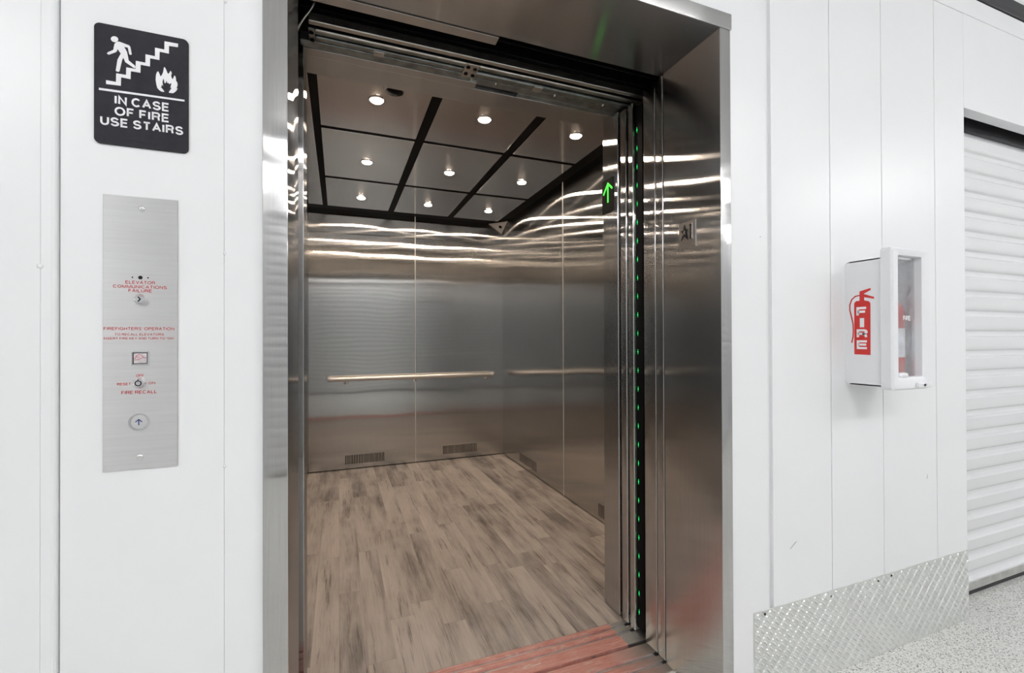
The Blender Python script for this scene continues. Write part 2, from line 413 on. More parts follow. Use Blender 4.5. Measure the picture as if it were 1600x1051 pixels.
# ------------------------------------------------------------------ setting: hall
m = M(); m.box(-4, 7.5, YOP-.1, 1.286, -.12, 0)
struct(m.build('floor', m_hallfloor), 'pale grey speckled epoxy floor of the hall', 'floor')
m = M(); m.box(-4, 7.5, YOP-.1, 1.4, ZH, ZH+.1)
struct(m.build('ceiling', m_ceilw), 'white ceiling of the hall', 'ceiling')

# wall left of the entrance: backing, flat panel, proud panel with a rounded edge, flange seams
m = M()
m.box(-4, XL-.047, Y0+.010, Y0+.2, 0, ZH)
m.box(-.2196, XL-.047, Y0, Y0+.012, 0, ZH, .0006)
m.box(-.4800, -.2200, Y0, Y0+.012, 0, ZH, .0006)
m.box(-.5035, -.4880, Y0-.009, Y0+.012, 0, ZH, .0005)
m.extrude_profile([(-.4880, -.009), (-.4860, -.0086), (-.4842, -.0072), (-.4828, -.0040), (-.4822, .002), (-.4822, .010)], 0, ZH, lambda x, a, c: Vector((a, Y0+c, x)))
m.box(-4, -.5038, Y0-.009, Y0+.012, 0, ZH, .0005)
wl = struct(m.build('wall_left', m_white), 'white steel panelled wall left of the lift entrance')
# wall right of the entrance: vertical sheets with narrow joints, opening for the shutter
m = M()
m.box(XR+.047, XE, Y0+.012, Y0+.2, 0, 2.53)
for a, b in ((XR+.047, 1.3100), (1.3300, 1.6135), (1.6165, 1.8995), (1.9025, 2.2340), (2.2375, XE)):
    m.box(a, b, Y0, Y0+.014, 0, 2.53, .0015)
m.box(XE, 5.2, Y0, Y0+.045, H, 2.53)
m.box(5.2, 7.5, Y0, Y0+.2, 0, 2.53)
m.box(XR+.047, 7.5, Y0+.0005, Y0+.2, 2.533, 2.613, .001)
m.box(XR+.047, 7.5, Y0+.02, Y0+.2, 2.700, ZH)
m.box(XE-.02, XE, Y0+.001, Y0+.2, 0, H)
wr = struct(m.build('wall_right', m_white), 'white steel panelled wall right of the lift entrance')
m = M(); m.box(XL-.047, XR+.047, Y0, Y0+.2, 2.184, ZH)
struct(m.build('wall_above_entrance', m_white), 'white steel wall above the lift entrance')
m = M()
m.box(XR+.3, 7.5, Y0-.004, Y0+.10, 2.616, 2.650, .004); m.box(XR+.3, 7.5, Y0+.002, Y0+.10, 2.652, 2.698, .004)
struct(m.build('trim_1', m_blackrub), 'black double trim along the top of the white wall', 'trim')
for k, (x, z, r) in enumerate(((-.504, 1.307, .0048), (-.2190, 1.350, .003), (-.2190, .913, .003), (-.2175, 1.869, .003), (1.280, 1.501, .002))):
    s = M(); s.lathe((x, Y0-(.009 if x < -.48 else 0), z), (0, -1, 0), ((r, 0), (r, .001), (r*.75, .0022), (r*.3, .0028)), 16)
    s.build('screw', m_white, wl if x < 0 else wr, True)
for x, z, dx, dz in ((1.423, .480, .018, .013), (2.17, .625, .004, .010)):
    s = M(); s.prism([(x-dx, z-dz), (x-dx+.004, z-dz), (x+dx, z+dz*.7), (x+dx*.4, z+dz*.45)], FW(Y0), .0003); s.build('scuff_mark', m_scuff, wr)
# ends and far side of the hall
m = M(); m.box(-4.1, -4, YOP, Y0+.2, 0, ZH); struct(m.build('wall_hall_end', m_white), 'white end wall of the hall')
m = M(); m.box(7.5, 7.6, YOP, Y0+.2, 0, ZH); struct(m.build('wall_hall_end', m_white), 'white far end wall of the hall')
m = M()
BAYS = [(-3.6, -1.2), (-.9, 1.5), (1.8, 4.2), (4.5, 6.9)]
xs = [-4] + [v for b in BAYS for v in b] + [7.5]
for i in range(0, len(xs), 2): m.box(xs[i], xs[i+1], YOP-.1, YOP, 0, 2.4)
m.box(-4, 7.5, YOP-.1, YOP, 2.4, ZH)
struct(m.build('wall_opposite', m_white), 'white wall on the opposite side of the hall')

def shutter(name, x0, x1, y, ztop, sgn, label, gap_strip=True):
    """corrugated curtain facing sgn (-1: towards -y)"""
    root = bpy.data.objects.new(name, None); COL.objects.link(root); root.location = ((x0+x1)/2, y, 0)
    root['kind'] = 'structure'; root['label'] = label; root['category'] = 'door'
    P = .0915; prof = []
    shape = ((0, .010), (.08, .0104), (.14, .0075), (.19, .0008), (.22, 0), (.42, 0), (.46, .0014), (.49, .0052), (.54, .0078), (.64, .0090), (.82, .0097))
    k = 0; z = .062
    while z < ztop:
        for f, d in shape:
            prof.append((z+f*P, d*1.55))
        z += P
    c = M(); c.extrude_profile(prof, x0, x1, lambda x, a, b: Vector((x, y+sgn*b, a)))
    c.extrude_profile([(.05, -.004), (ztop, -.004)], x0, x1, lambda x, a, b: Vector((x, y+sgn*b, a)))
    cu = c.build('slat_curtain', m_white2, root, True)
    b = M(); b.box(x0, x1, y-.012 if sgn < 0 else y-.010, y+.010 if sgn < 0 else y+.012, .020, .064, .004); b.build('bottom_bar', m_alum, root)
    q = M(); q.box(x0, x1, y-.008, y+.008, .0, .0205, .002); q.build('rubber_seal', m_blackrub, root)
    if gap_strip:
        d = M(); d.box(x0-.02, x1+.02, min(y, y+sgn*.018)-.001, max(y, y+sgn*.018), ztop-.035, ztop+.05, .002); d.build('dark_gap_strip', m_blackrub, root)  # black strip stands in for the shaded gap behind the header
    return root
shutter('door_1', XE-.012, 5.2, Y0+.105, 2.145, -1, 'white corrugated roller shutter right of the panelled wall')
for i, (a, b) in enumerate(BAYS):
    shutter('door_%d' % (i+2), a, b, YOP-.05, 2.40, 1, 'white corrugated roller shutter across the hall', False)

# hall strip lamps, hung on rods in front of the opposite wall
def strip_lamp(x, y, label):
    t = thing('strip_light', label, 'ceiling light', (x, y, ZH), 'hall strip lights')
    h = M(); h.box(x-.62, x+.62, y-.06, y+.06, 2.900, 2.945, .006); h.build('housing', m_white, t)
    for dx in (-.5, .5):
        r = M(); r.cyl((x+dx, y, 2.94), (x+dx, y, ZH-.0005), .005); r.build('hanger_rod', m_chrome, t)
    g = M(); g.box(x-.60, x+.60, y-.045, y+.045, 2.872, 2.902, .010); g.build('diffuser', m_tube, t)
for x, nm in ((-2.3, 'left of the lift'), (.35, 'facing the lift'), (3.0, 'facing the cabinet'), (5.65, 'at the far right')):
    strip_lamp(x, -1.38, 'white strip lamp hung across the hall, ' + nm)

# ------------------------------------------------------------------ setting: hoistway
m = M()
m.box(-.75, -.70, 1.28, 4.6, -.5, 3.0); m.box(2.4, 2.45, 1.28, 4.6, -.5, 3.0); m.box(-.75, 2.45, 4.6, 4.65, -.5, 3.0)
m.box(-.75, 2.45, 1.28, 4.6, 3.0, 3.05); m.box(-.75, 2.45, 1.28, 4.6, -.55, -.5)
m.box(-.75, -.17, 1.276, 1.30, -.5, 3.0); m.box(1.17, 2.45, 1.276, 1.30, -.5, 3.0); m.box(-.17, 1.17, 1.276, 1.30, 2.19, 3.0)
struct(m.build('wall_hoistway', m_black), 'dark hoistway round the lift car')

# ------------------------------------------------------------------ setting: lift car
m = M(); m.box(XWL-.02, XWR+.02, 1.592, YB+.02, -.05, 0)
struct(m.build('floor', m_vinyl), 'grey brown wood plank vinyl floor of the lift car', 'floor')
ZT = 2.336
TH = .018
m = M()
m.box(XWL-.02, .6765, YB, YB+TH, .010, ZT); m.box(.6805, XWR, YB, YB+TH, .010, ZT)
wb = struct(m.build('wall_back', m_steelwall), 'brushed stainless steel back wall of the lift car')
s = M(); s.box(.6755, .6815, YB-.003, YB+.004, .010, ZT, .001); s.build('joint_strip', m_strip, wb)
m = M()
m.box(XWR, XWR+TH, 1.728, 2.985, .010, ZT); m.box(XWR, XWR+TH, 2.989, YB+TH, .010, ZT)
wc = struct(m.build('wall_car_right', m_steelwall), 'brushed stainless steel right wall of the lift car')
s = M(); s.box(XWR-.003, XWR+.004, 2.984, 2.990, .010, ZT, .001); s.build('joint_strip', m_strip, wc)
m = M(); m.box(XWL-TH, XWL, 1.75, YB+TH, .010, ZT)
struct(m.build('wall_car_left', m_steelwall), 'brushed stainless steel left wall of the lift car')
m = M(); m.box(XWL-TH-.01, XWL-TH, 1.6, YB+.05, 0, 2.42); m.box(XWR+TH, XWR+TH+.01, 1.75, YB+.05, 0, 2.42); m.box(XWL-TH, XWR+TH, YB+TH, YB+TH+.02, 0, 2.42)
struct(m.build('wall_car_shell', m_black), 'dark outer shell of the lift car')
m = M(); m.box(XWL-.02, XWR+.02, 1.70, YB+.03, ZT, ZT+.03)
struct(m.build('ceiling', m_stripe), 'black upper ceiling of the lift car showing between the panels', 'ceiling')
# columns and transom of the car front
m = M(); m.box(XR, XWR+.02, 1.6125, 1.728, 0, H, .0045, 3)
m.box(XWL-.02, XL-.004, 1.600, 1.728, 0, H, .003, 3)
tr = struct(m.build('trim_2', m_steelv), 'brushed steel front columns of the lift car', 'trim')
m = M(); m.box(XWL-.02, XWR+.02, 1.664, 1.775, H, ZT, .0015)
tt = struct(m.build('trim_3', m_steelx), 'brushed steel lintel over the car opening', 'trim')
m = M(); m.box(XL-.03, .486, 1.622, 1.6625, H-.001, H+.08, .001); m.build('filler_strip', m_steelx, tt)

# ceiling panels, downlights
PX = [(-.088, .415), (.465, .957), (1.013, 1.455)]; PY = [(1.80, 2.613), (2.648, 3.410), (3.455, 4.165)]
LX = [.172, .715, 1.257]; LY = [2.248, 3.057, 3.848]
rown = ['front', 'middle', 'rear']; coln = ['left', 'centre', 'right']
for j in range(3):
    for i in range(3):
        p = M(); p.box(PX[i][0], PX[i][1], PY[j][0], PY[j][1], ZC, ZT-.001, .001)
        o = p.build('ceiling_panel', m_ceilsteel, origin=((PX[i][0]+PX[i][1])/2, (PY[j][0]+PY[j][1])/2, ZT-.001))
        tag(o, 'brushed steel ceiling panel, %s row, %s column, in the lift ceiling' % (rown[j], coln[i]), 'ceiling panel', 'lift ceiling panels')
p = M(); p.box(XWL+.012, -.126, 1.80, 4.165, ZC, ZT-.001, .001)
tag(p.build('ceiling_panel', m_ceilsteel, origin=(-.19, 3, ZT-.001)), 'long narrow steel ceiling panel along the left car wall', 'ceiling panel')
dl = None
for j in range(3):
    for i in range(3):
        lab = 'lit round downlight in the %s %s ceiling panel of the lift' % (rown[j], coln[i])
        loc = (LX[i], LY[j], ZC)
        if dl is None:
            dl = thing('downlight', lab, 'downlight', loc, 'lit ceiling downlights')
            r = M(); r.lathe(loc, (0, 0, -1), ((.040, 0), (.039, .003), (.033, .004), (.030, .0015), (.0, .001)), 32); r.build('trim_ring', m_chrome, dl, True)
            q = M(); q.lathe(loc, (0, 0, -1), ((.0295, .0012), (.0290, .004), (.024, .008), (.014, .0105), (.0, .011)), 32); q.build('lens', m_lamp, dl, True)
        else: dup(dl, loc, lab)
t = thing('unlit_ceiling_fixture', 'unlit dark round fixture in the ceiling beside the front left downlight', 'ceiling fixture', (.243, 2.135, ZC))
r = M(); r.ring((.243, 2.135, ZC), (0, 0, -1), .040, .050, .005, 36); r.build('trim_ring', m_chrome, t, True)
r = M(); r.lathe((.243, 2.135, ZC), (0, 0, -1), ((.041, 0), (.036, .006), (.02, .010), (0, .011)), 32); r.build('dark_lens', m_black2, t, True)

# handrail
t = thing('handrail', 'polished steel tube handrail across the back wall of the lift', 'handrail', (.675, YB, .822))
hy = YB-.058
r = M(); r.cyl((-.075, hy, .822), (1.425, hy, .822), .0220, n=28); r.build('rail', m_rail, t, True)
for x, d in ((-.075, -1), (1.425, 1)):
    r = M(); r.lathe((x, hy, .822), (d, 0, 0), ((.0235, -.012), (.0245, -.010), (.0245, .010), (.020, .017), (.008, .020)), 28); r.build('end_cap', m_strip, t, True)
for x in (.06, .675, 1.385):
    r = M(); r.tube([(x, hy, .808), (x, hy+.004, .790), (x, hy+.02, .782), (x, YB-.001, .782)], .0075, 12)
    r.lathe((x, YB-.0005, .782), (0, -1, 0), ((.02, 0), (.02, .003), (.014, .005)), 24); r.build('bracket', m_chrome, t, True)

# vents
def vent(x0, x1, z0, z1, frame, name_label, n=24):
    c = frame((x0+x1)/2, (z0+z1)/2, 0)
    t = thing('vent_grille', name_label, 'vent', c, 'punched wall vents')
    b = M(); b.prism([(x0, z0), (x1, z0), (x1, z1), (x0, z1)], frame, .0006); b.build('dark_backing', m_stripe, t)
    g = M(); p = (x1-x0)/n
    for k in range(n+1):
        a = x0+k*p-p*.26; e = a+p*.52
        a = max(a, x0-.001); e = min(e, x1+.001)
        g.prism([(a, z0-.001), (e, z0-.001), (e, z1+.001), (a, z1+.001)], frame, .0016)
    g.build('bars', m_steelwall, t)
vent(.050, .394, .049, .128, FW(YB), 'punched slot vent low on the left half of the back wall')
vent(.940, 1.281, .056, .136, FW(YB), 'punched slot vent low on the right half of the back wall')
vent(3.487, 3.862, .046, .121, FR(XWR), 'punched slot vent low on the right wall near the rear corner')
vent(2.16, 2.511, .034, .112, FR(XWR), 'punched slot vent low on the right wall beside the front column')

# corner camera
A, B, Cc = Vector((1.412, YB-.002, 2.331)), Vector((XWR-.002, 4.150, 2.331)), Vector((1.548, YB-.012, 2.236))
t = thing('security_camera', 'triangular steel corner camera under the ceiling at the rear right corner', 'camera', tuple((A+B+Cc)/3))
n = (B-A).cross(Cc-A).normalized()
if n.y > 0: n = -n
eu = (B-A).normalized(); ev = n.cross(eu)
bm_ = M(); fr = lambda u, v, w: A+eu*u+ev*v+n*(w-.002)
p2 = [(0, 0), ((B-A).length, 0), ((Cc-A).dot(eu), (Cc-A).dot(ev))]
bm_.prism(p2, fr, .004); bm_.build('cover_plate', m_plate, t)
cc = A+(B-A)*.36+(Cc-A)*.38
q = M(); q.lathe(cc+n*.0015, n, ((.0165, 0), (.0165, .002), (.010, .004), (0, .0045)), 24); q.build('lens', m_lensblk, t, True)

# ------------------------------------------------------------------ entrance frame
t = thing('elevator_door_frame', 'brushed stainless steel frame round the lift entrance', 'door frame', (.5, Y0, 0))
WF = .0482
b = M(); b.box(XL-WF, XL, Y0-.012, 1.325, 0, H, .0022, 3); b.build('jamb', m_steelv, t, True)
b = M(); b.box(XR, XR+WF-.006, Y0-.012, 1.325, 0, H, .0022, 3); b.build('jamb', m_steelv, t, True)
b = M(); b.box(XL-WF-.002, XR+WF-.002, Y0-.014, 1.345, H, 2.184, .0018, 3); b.build('header', m_steelx, t, True)
b = M(); b.box(XL-.02, .480, 1.352, 1.390, H-.001, H+.06, .001); b.build('header_strip', m_steelx, t)
# designation plate
t = thing('floor_designation_plate', 'small steel plate with raised star and figure 1 on the right jamb', 'plate', (XR, 1.206, 1.52))
pl = M(); pl.prism([(1.168, 1.4785), (1.244, 1.4785), (1.244, 1.566), (1.168, 1.566)], FR(XR), .0022); pl.build('plate', m_satin, t)
STAR = [(1.2172, 1.5578), (1.2118, 1.5422), (1.2015, 1.5399), (1.2076, 1.5301), (1.2018, 1.5048), (1.218, 1.5212), (1.233, 1.5056), (1.2232, 1.5286), (1.2337, 1.5384), (1.2231, 1.5398)]; ONE = [(1.1955, 1.5508), (1.1838, 1.5554), (1.1842, 1.5042), (1.1891, 1.5053), (1.1888, 1.5492)]
def grow(poly, k):
    cx = sum(p[0] for p in poly)/len(poly); cy = sum(p[1] for p in poly)/len(poly)
    return [(cx+(u-cx)*k, cy+(v-cy)*k) for u, v in poly]
q = M(); q.prism(STAR, FR(XR-.0022), .0022); q.build('star', m_ink, t)
q = M(); q.prism(grow(STAR, .42), FR(XR-.0044), .0004); q.build('star_face', m_satin, t)
ONE = [(u+(.0015 if u > 1.187 else 0), v) for u, v in ONE]
q = M(); q.prism(ONE, FR(XR-.0022), .0028); q.build('numeral', m_ink, t)
q = M(); q.prism([(u-.0045, v) for u, v in ONE[1:3]]+[(ONE[2][0]-.0005, ONE[2][1]), (ONE[1][0]-.0005, ONE[1][1])], FR(XR-.0022), .0026); q.build('numeral_edge', m_chrome, t)
q = M()
for k in range(5):
    for zz in (1.4985, 1.4945, 1.4905):
        if (k*3+int(zz*2000)) % 3: q.lathe((XR-.002, 1.222-k*.008, zz), (-1, 0, 0), ((.0013, 0), (.0012, .0008), (.0005, .0012)), 8)
q.build('braille_dots', m_chrome, t)

# ------------------------------------------------------------------ sliding door panels (open, stacked to the right), light curtain
for (y0, y1, lab) in ((1.3305, 1.3690, 'front landing door panel slid open, steel edge just behind the right jamb'),
                      (1.3735, 1.4405, 'rear landing door panel slid open, wide steel edge beside the green diodes')):
    b = M(); b.box(XR, 1.76, y0, y1, .004, 2.131, .0025, 3)
    tag(b.build('landing_door_panel', m_steelv, origin=(1.43, (y0+y1)/2, .004), smooth=True), lab, 'door panel', 'open landing door panels')
for (y0, y1, lab) in ((1.509, 1.5400, 'front car door panel slid open, steel edge beside the green diode strip'),
                      (1.5565, 1.5960, 'rear car door panel slid open, steel edge beside the front column of the car')):
    b = M(); b.box(XR+.001, 1.76, y0, y1, .004, 2.120, .004, 3)
    tag(b.build('car_door_panel', m_steelv, origin=(1.43, (y0+y1)/2, .004), smooth=True), lab, 'door panel', 'open car door panels')
t = thing('door_light_curtain', 'black safety strip with a column of green diodes at the right of the doorway', 'sensor', (XR+.03, 1.48, .02))
b = M(); b.box(XR+.012, XR+.040, 1.462, 1.5075, .02, 2.10, .002); b.build('housing', m_black2, t)
led0 = None
k = 0; z = .085
while z < 2.03:
    if led0 is None:
        q = M(); c = (XR+.0122, 1.4955, z)
        q.lathe(c, (-1, 0, 0), ((.0022, 0), (.002, .0009), (.0008, .0016)), 10)
        q.box(XR+.0116, XR+.0125, 1.4949, 1.4961, z-.010, z+.010)  # glowing cross bars shape the plus-like glint of each diode
        q.box(XR+.0116, XR+.0125, 1.4925, 1.4985, z-.0008, z+.0008)
        led0 = q.build('diode', m_green, t); zb = z
    else:
        c = led0.copy(); c.location = (0, 0, z-zb); COL.objects.link(c); c.parent = t
    z += .07385
# hall lantern in the car column
t = thing('direction_lantern', 'black lantern with lit green up arrow on the right car column', 'indicator', (XR, 1.68, 1.79))
b = M(); b.box(XR-.004, XR+.01, 1.641, 1.7275, 1.722, 1.869, .001); b.build('housing', m_black2, t)
q = M(); fa = FR(XR-.0045)
def bar(p, r, w, f, mm, h=.0012):
    (a, b_), (c, d) = p, r; l = math.hypot(c-a, d-b_); nx, ny = -(d-b_)/l*w/2, (c-a)/l*w/2
    ex, ey = (c-a)/l*w*.35, (d-b_)/l*w*.35
    mm.prism([(a-ex+nx, b_-ey+ny), (c+ex+nx, d+ey+ny), (c+ex-nx, d+ey-ny), (a-ex-nx, b_-ey-ny)], f, h)
bar((1.679, 1.768), (1.679, 1.845), .0085, fa, q); bar((1.679, 1.847), (1.712, 1.809), .0085, fa, q); bar((1.679, 1.847), (1.648, 1.820), .0085, fa, q)
q.build('up_arrow', m_arrow, t)

# ------------------------------------------------------------------ door gear over the opening
t = thing('car_door_track', 'galvanised door track with rods and brackets above the car opening', 'door track', (.5, 1.55, H))
b = M(); b.box(-.085, 1.35, 1.484, 1.503, H+.002, H+.030, .003, 2); b.build('front_lip', m_galvl, t)
b = M(); b.cyl((-.066, 1.527, H+.006), (.43, 1.527, H+.006), .0052); b.cyl((.47, 1.527, H+.006), (1.32, 1.527, H+.006), .0052); b.build('guide_rod', m_galvl, t, True)
b = M(); b.box(-.07, 1.35, 1.532, 1.548, H+.004, H+.05, .002); b.box(-.07, .46, 1.561, 1.583, H+.003, H+.03, .004); b.box(-.115, .46, 1.585, 1.6205, H+.001, H+.03, .002)
b.box(.46, 1.35, 1.565, 1.602, H+.002, H+.03, .008, 3); b.box(.46, 1.13, 1.603, 1.640, H+.004, H+.03, .003); b.box(.66, 1.13, 1.640, 1.6635, H+.003, H+.03, .001)
b.build('channel', m_galv, t)
b = M(); b.box(-.09, 1.36, 1.480, 1.62, H+.052, H+.10); b.build('mounting_plate', m_black2, t)
for (x, y) in ((.44, 1.55), (-.079, 1.55)):
    b = M(); b.box(x-.024 if x > 0 else x-.008, x+.026 if x > 0 else x+.010, y-.036, y+.046, H-.003, H+.004, .0015)
    br = b.build('bracket', m_galvl if x > 0 else m_galv, t)
    for dx, dy in (((-.012, -.018), (.014, -.014), (-.010, .022), (.016, .026)) if x > 0 else ((0, -.018), (.001, .018))):
        q = M(); q.lathe((x+dx, y+dy, H-.003), (0, 0, -1), ((.0075, 0), (.0075, .003), (.004, .005)), 6); q.build('bolt', m_black2, br)
for x, y in ((.800, 1.598), (.555, 1.603), (1.02, 1.596)):
    q = M(); q.lathe((x, y, H+.002), (0, 0, -1), ((.007, 0), (.006, .004), (.003, .006)), 12); q.build('bolt', m_chrome, t, True)
b = M(); b.box(.70, .735, 1.568, 1.600, H-.001, H+.004, .002); b.build('clip', m_galvl, t)
b = M(); b.box(.11, .145, 1.563, 1.588, H-.001, H+.004, .002); b.build('clip', m_galvl, t)
b = M(); b.box(-.12, 1.36, 1.405, 1.412, H+.03, H+.20, .001); b.box(-.12, 1.36, 1.470, 1.478, H+.035, H+.2, .001)
tag(b.build('header_rail', m_black2, origin=(.5, 1.44, H+.03)), 'black header rails in the gap above the threshold', 'rail')
pts = []
for k in range(33):
    s = k/32; p0, p1, p2, p3 = Vector((-.058, 1.45, 2.20)), Vector((-.072, 1.45, 2.135)), Vector((-.100, 1.45, 2.125)), Vector((-.114, 1.45, 2.070))
    pts.append(p0*(1-s)**3+p1*3*s*(1-s)**2+p2*3*s*s*(1-s)+p3*s**3)
dense = []
for k in range(len(pts)-1):
    for q_ in (0, .5): dense.append(pts[k].lerp(pts[k+1], q_))
c = M(); c.tube(dense, [.0034 if k % 2 else .0026 for k in range(len(dense))], 10)
tag(c.build('flexible_conduit', m_galvl, origin=tuple(pts[16]), smooth=True), 'thin ribbed cable hanging in the dark gap at the upper left', 'cable')

# ------------------------------------------------------------------ thresholds
def sill(name, mat, plates, x0, x1, ybase, label):
    t = thing(name, label, 'threshold', (.5, (ybase[0]+ybase[1])/2, -.02))
    b = M(); b.box(x0, x1, ybase[0], ybase[1], -.045, -.018); b.build('base', m_black2, t)
    for a, c in plates:
        b = M(); b.box(x0, x1, a, c, -.030, 0, .0012); b.build('tread', mat, t)
    for (a, c), (d, e) in zip(plates, plates[1:]):
        b = M(); b.box(x0, XR-.006, c, d, -.019, -.007); b.build('groove', m_alum, t)
    return t
sill('landing_sill', m_silland, [(1.2865, 1.325), (1.340, 1.368), (1.386, 1.4405)], XL-.03, 1.76, (1.2865, 1.4405), 'landing threshold with worn red paint, nearer the hall')
ts = sill('car_sill', m_sillcar, [(1.4575, 1.516), (1.533, 1.555), (1.571, 1.5915)], XL-.03, 1.76, (1.4575, 1.5915), 'car threshold with bright red paint beside the plank floor')
b = M()
for k in range(4): b.box(XL-.02, XR+.004, 1.466+k*.0125, 1.4685+k*.0125, -.0005, .0009, .0003, 1)
b.build('tread_ribs', m_sillcar, ts)

# ------------------------------------------------------------------ fire stairs sign
FIG = [(-0.3978, 1.7387), (-0.3955, 1.7417), (-0.3916, 1.7435), (-0.376, 1.7398), (-0.3743, 1.7376), (-0.3719, 1.7237), (-0.3743, 1.7217), (-0.376, 1.7232), (-0.3781, 1.7352), (-0.3838, 1.7354), (-0.3795, 1.7268), (-0.3781, 1.7191), (-0.3769, 1.7108), (-0.3674, 1.703), (-0.366, 1.7011), (-0.3667, 1.6977), (-0.3692, 1.6982), (-0.3822, 1.7064), (-0.3849, 1.7143), (-0.3869, 1.709), (-0.3908, 1.687), (-0.3933, 1.685), (-0.3966, 1.6865), (-0.3939, 1.7082), (-0.3889, 1.721), (-0.394, 1.7287), (-0.3951, 1.7237), (-0.3969, 1.7219), (-0.4073, 1.7147), (-0.4102, 1.7166), (-0.4084, 1.7193), (-0.4003, 1.7255), (-0.3988, 1.7363)]
HEAD = [(-0.3929, 1.7471), (-0.3932, 1.7453), (-0.394, 1.7437), (-0.3952, 1.7423), (-0.3968, 1.7414), (-0.3985, 1.7409), (-0.4002, 1.741), (-0.4018, 1.7416), (-0.403, 1.7426), (-0.4038, 1.7441), (-0.4041, 1.7458), (-0.4038, 1.7475), (-0.403, 1.7491), (-0.4018, 1.7505), (-0.4002, 1.7515), (-0.3985, 1.752), (-0.3968, 1.7519), (-0.3952, 1.7513), (-0.394, 1.7502), (-0.3932, 1.7488)]
STAIRS = [(-0.4113, 1.6656), (-0.3962, 1.665), (-0.3959, 1.6818), (-0.3808, 1.6818), (-0.3805, 1.6965), (-0.366, 1.6964), (-0.3655, 1.7123), (-0.3504, 1.7119), (-0.3503, 1.7285), (-0.3352, 1.7279), (-0.3351, 1.7447), (-0.32, 1.7445), (-0.3198, 1.761), (-0.2975, 1.7613), (-0.2979, 1.7543), (-0.3126, 1.7536), (-0.3126, 1.7382), (-0.3277, 1.7386), (-0.328, 1.7221), (-0.3431, 1.7224), (-0.3433, 1.7062), (-0.3581, 1.7065), (-0.3584, 1.6906), (-0.3734, 1.6907), (-0.3739, 1.6751), (-0.3884, 1.6758), (-0.3889, 1.6593), (-0.4113, 1.6583)]
LINE = [(-0.4219, 1.6493), (-0.2867, 1.6522), (-0.287, 1.6484), (-0.4219, 1.6444)]
FLAME = [(-0.3204, 1.6608), (-0.3249, 1.6608), (-0.3284, 1.6629), (-0.3314, 1.6666), (-0.3328, 1.6728), (-0.334, 1.6819), (-0.3334, 1.6921), (-0.3317, 1.6975), (-0.3299, 1.6993), (-0.3281, 1.6953), (-0.3263, 1.6899), (-0.3237, 1.6937), (-0.3219, 1.6995), (-0.3207, 1.7088), (-0.3194, 1.7102), (-0.3171, 1.7056), (-0.3156, 1.7008), (-0.3139, 1.6976), (-0.3124, 1.699), (-0.31, 1.7046), (-0.3085, 1.7031), (-0.3079, 1.6996), (-0.3091, 1.6957), (-0.3082, 1.6915), (-0.3066, 1.6885), (-0.3051, 1.6914), (-0.3036, 1.6968), (-0.3015, 1.6943), (-0.3006, 1.6861), (-0.2988, 1.684), (-0.2982, 1.679), (-0.3, 1.6724), (-0.2982, 1.6717), (-0.3009, 1.6661), (-0.3057, 1.6611), (-0.3124, 1.6608), (-0.3126, 1.662), (-0.3081, 1.6708), (-0.31, 1.6716), (-0.3085, 1.6784), (-0.3088, 1.6812), (-0.3115, 1.6781), (-0.3126, 1.6786), (-0.313, 1.6804), (-0.3153, 1.6795), (-0.3165, 1.684), (-0.318, 1.679), (-0.3195, 1.6783), (-0.321, 1.686), (-0.3222, 1.6857), (-0.3231, 1.6798), (-0.3222, 1.6724), (-0.3246, 1.6744), (-0.3249, 1.6697), (-0.3266, 1.6701), (-0.3219, 1.6649), (-0.3202, 1.6619)]
def rrect(x0, x1, z0, z1, r, n=8):
    out = []
    for cx, cz, a in ((x1-r, z0+r, -90), (x1-r, z1-r, 0), (x0+r, z1-r, 90), (x0+r, z0+r, 180)):
        for k in range(n+1):
            g = math.radians(a+90*k/n); out.append((cx+r*math.cos(g), cz+r*math.sin(g)))
    return out
t = thing('fire_stairs_sign', 'black sign with white running figure, stairs and flame, left of the entrance', 'sign', (-.355, Y0, 1.659))
p = M(); p.prism(rrect(-.4297, -.2804, 1.5451, 1.773, .0095), FW(Y0), .0036); p.build('sign_plate', m_signblk, t)
fs = FW(Y0-.0036)
p = M(); p.prism(FIG, fs, .0008); p.prism(HEAD, fs, .0008); p.build('running_figure', m_signwht, t)
p = M(); p.prism(STAIRS, fs, .0007); p.build('stairs', m_signwht, t)
p = M(); p.prism(FLAME, fs, .0008); p.build('flame', m_signwht, t)
p = M(); p.prism([(-.422, 1.6490), (-.2868, 1.6515), (-.2868, 1.6480), (-.422, 1.6450)], fs, .0008); p.build('divider_line', m_signwht, t)
for s, cx, cz, w, h in (('IN CASE', -.355, 1.6312, .0865, .0170), ('OF FIRE', -.355, 1.6098, .0865, .0168), ('USE STAIRS', -.3545, 1.5885, .1310, .0168)):
    p = M(); p.text(s, cx, cz, w, h, fs, .0009, .185, .36); p.build('lettering', m_signwht, t)
p = M()
rb = random.Random(3)
for row, (xa, nn) in enumerate(((-.385, 11), (-.385, 12))):
    for k in range(nn):
        for a in range(2):
            for c in range(3):
                if rb.random() < .5: p.lathe((xa+k*.0062+a*.0024, Y0-.0036, 1.5685-row*.0095-c*.0024), (0, -1, 0), ((.0008, 0), (.0007, .0004), (.0003, .0006)), 6)
p.build('braille_dots', m_signblk, t)

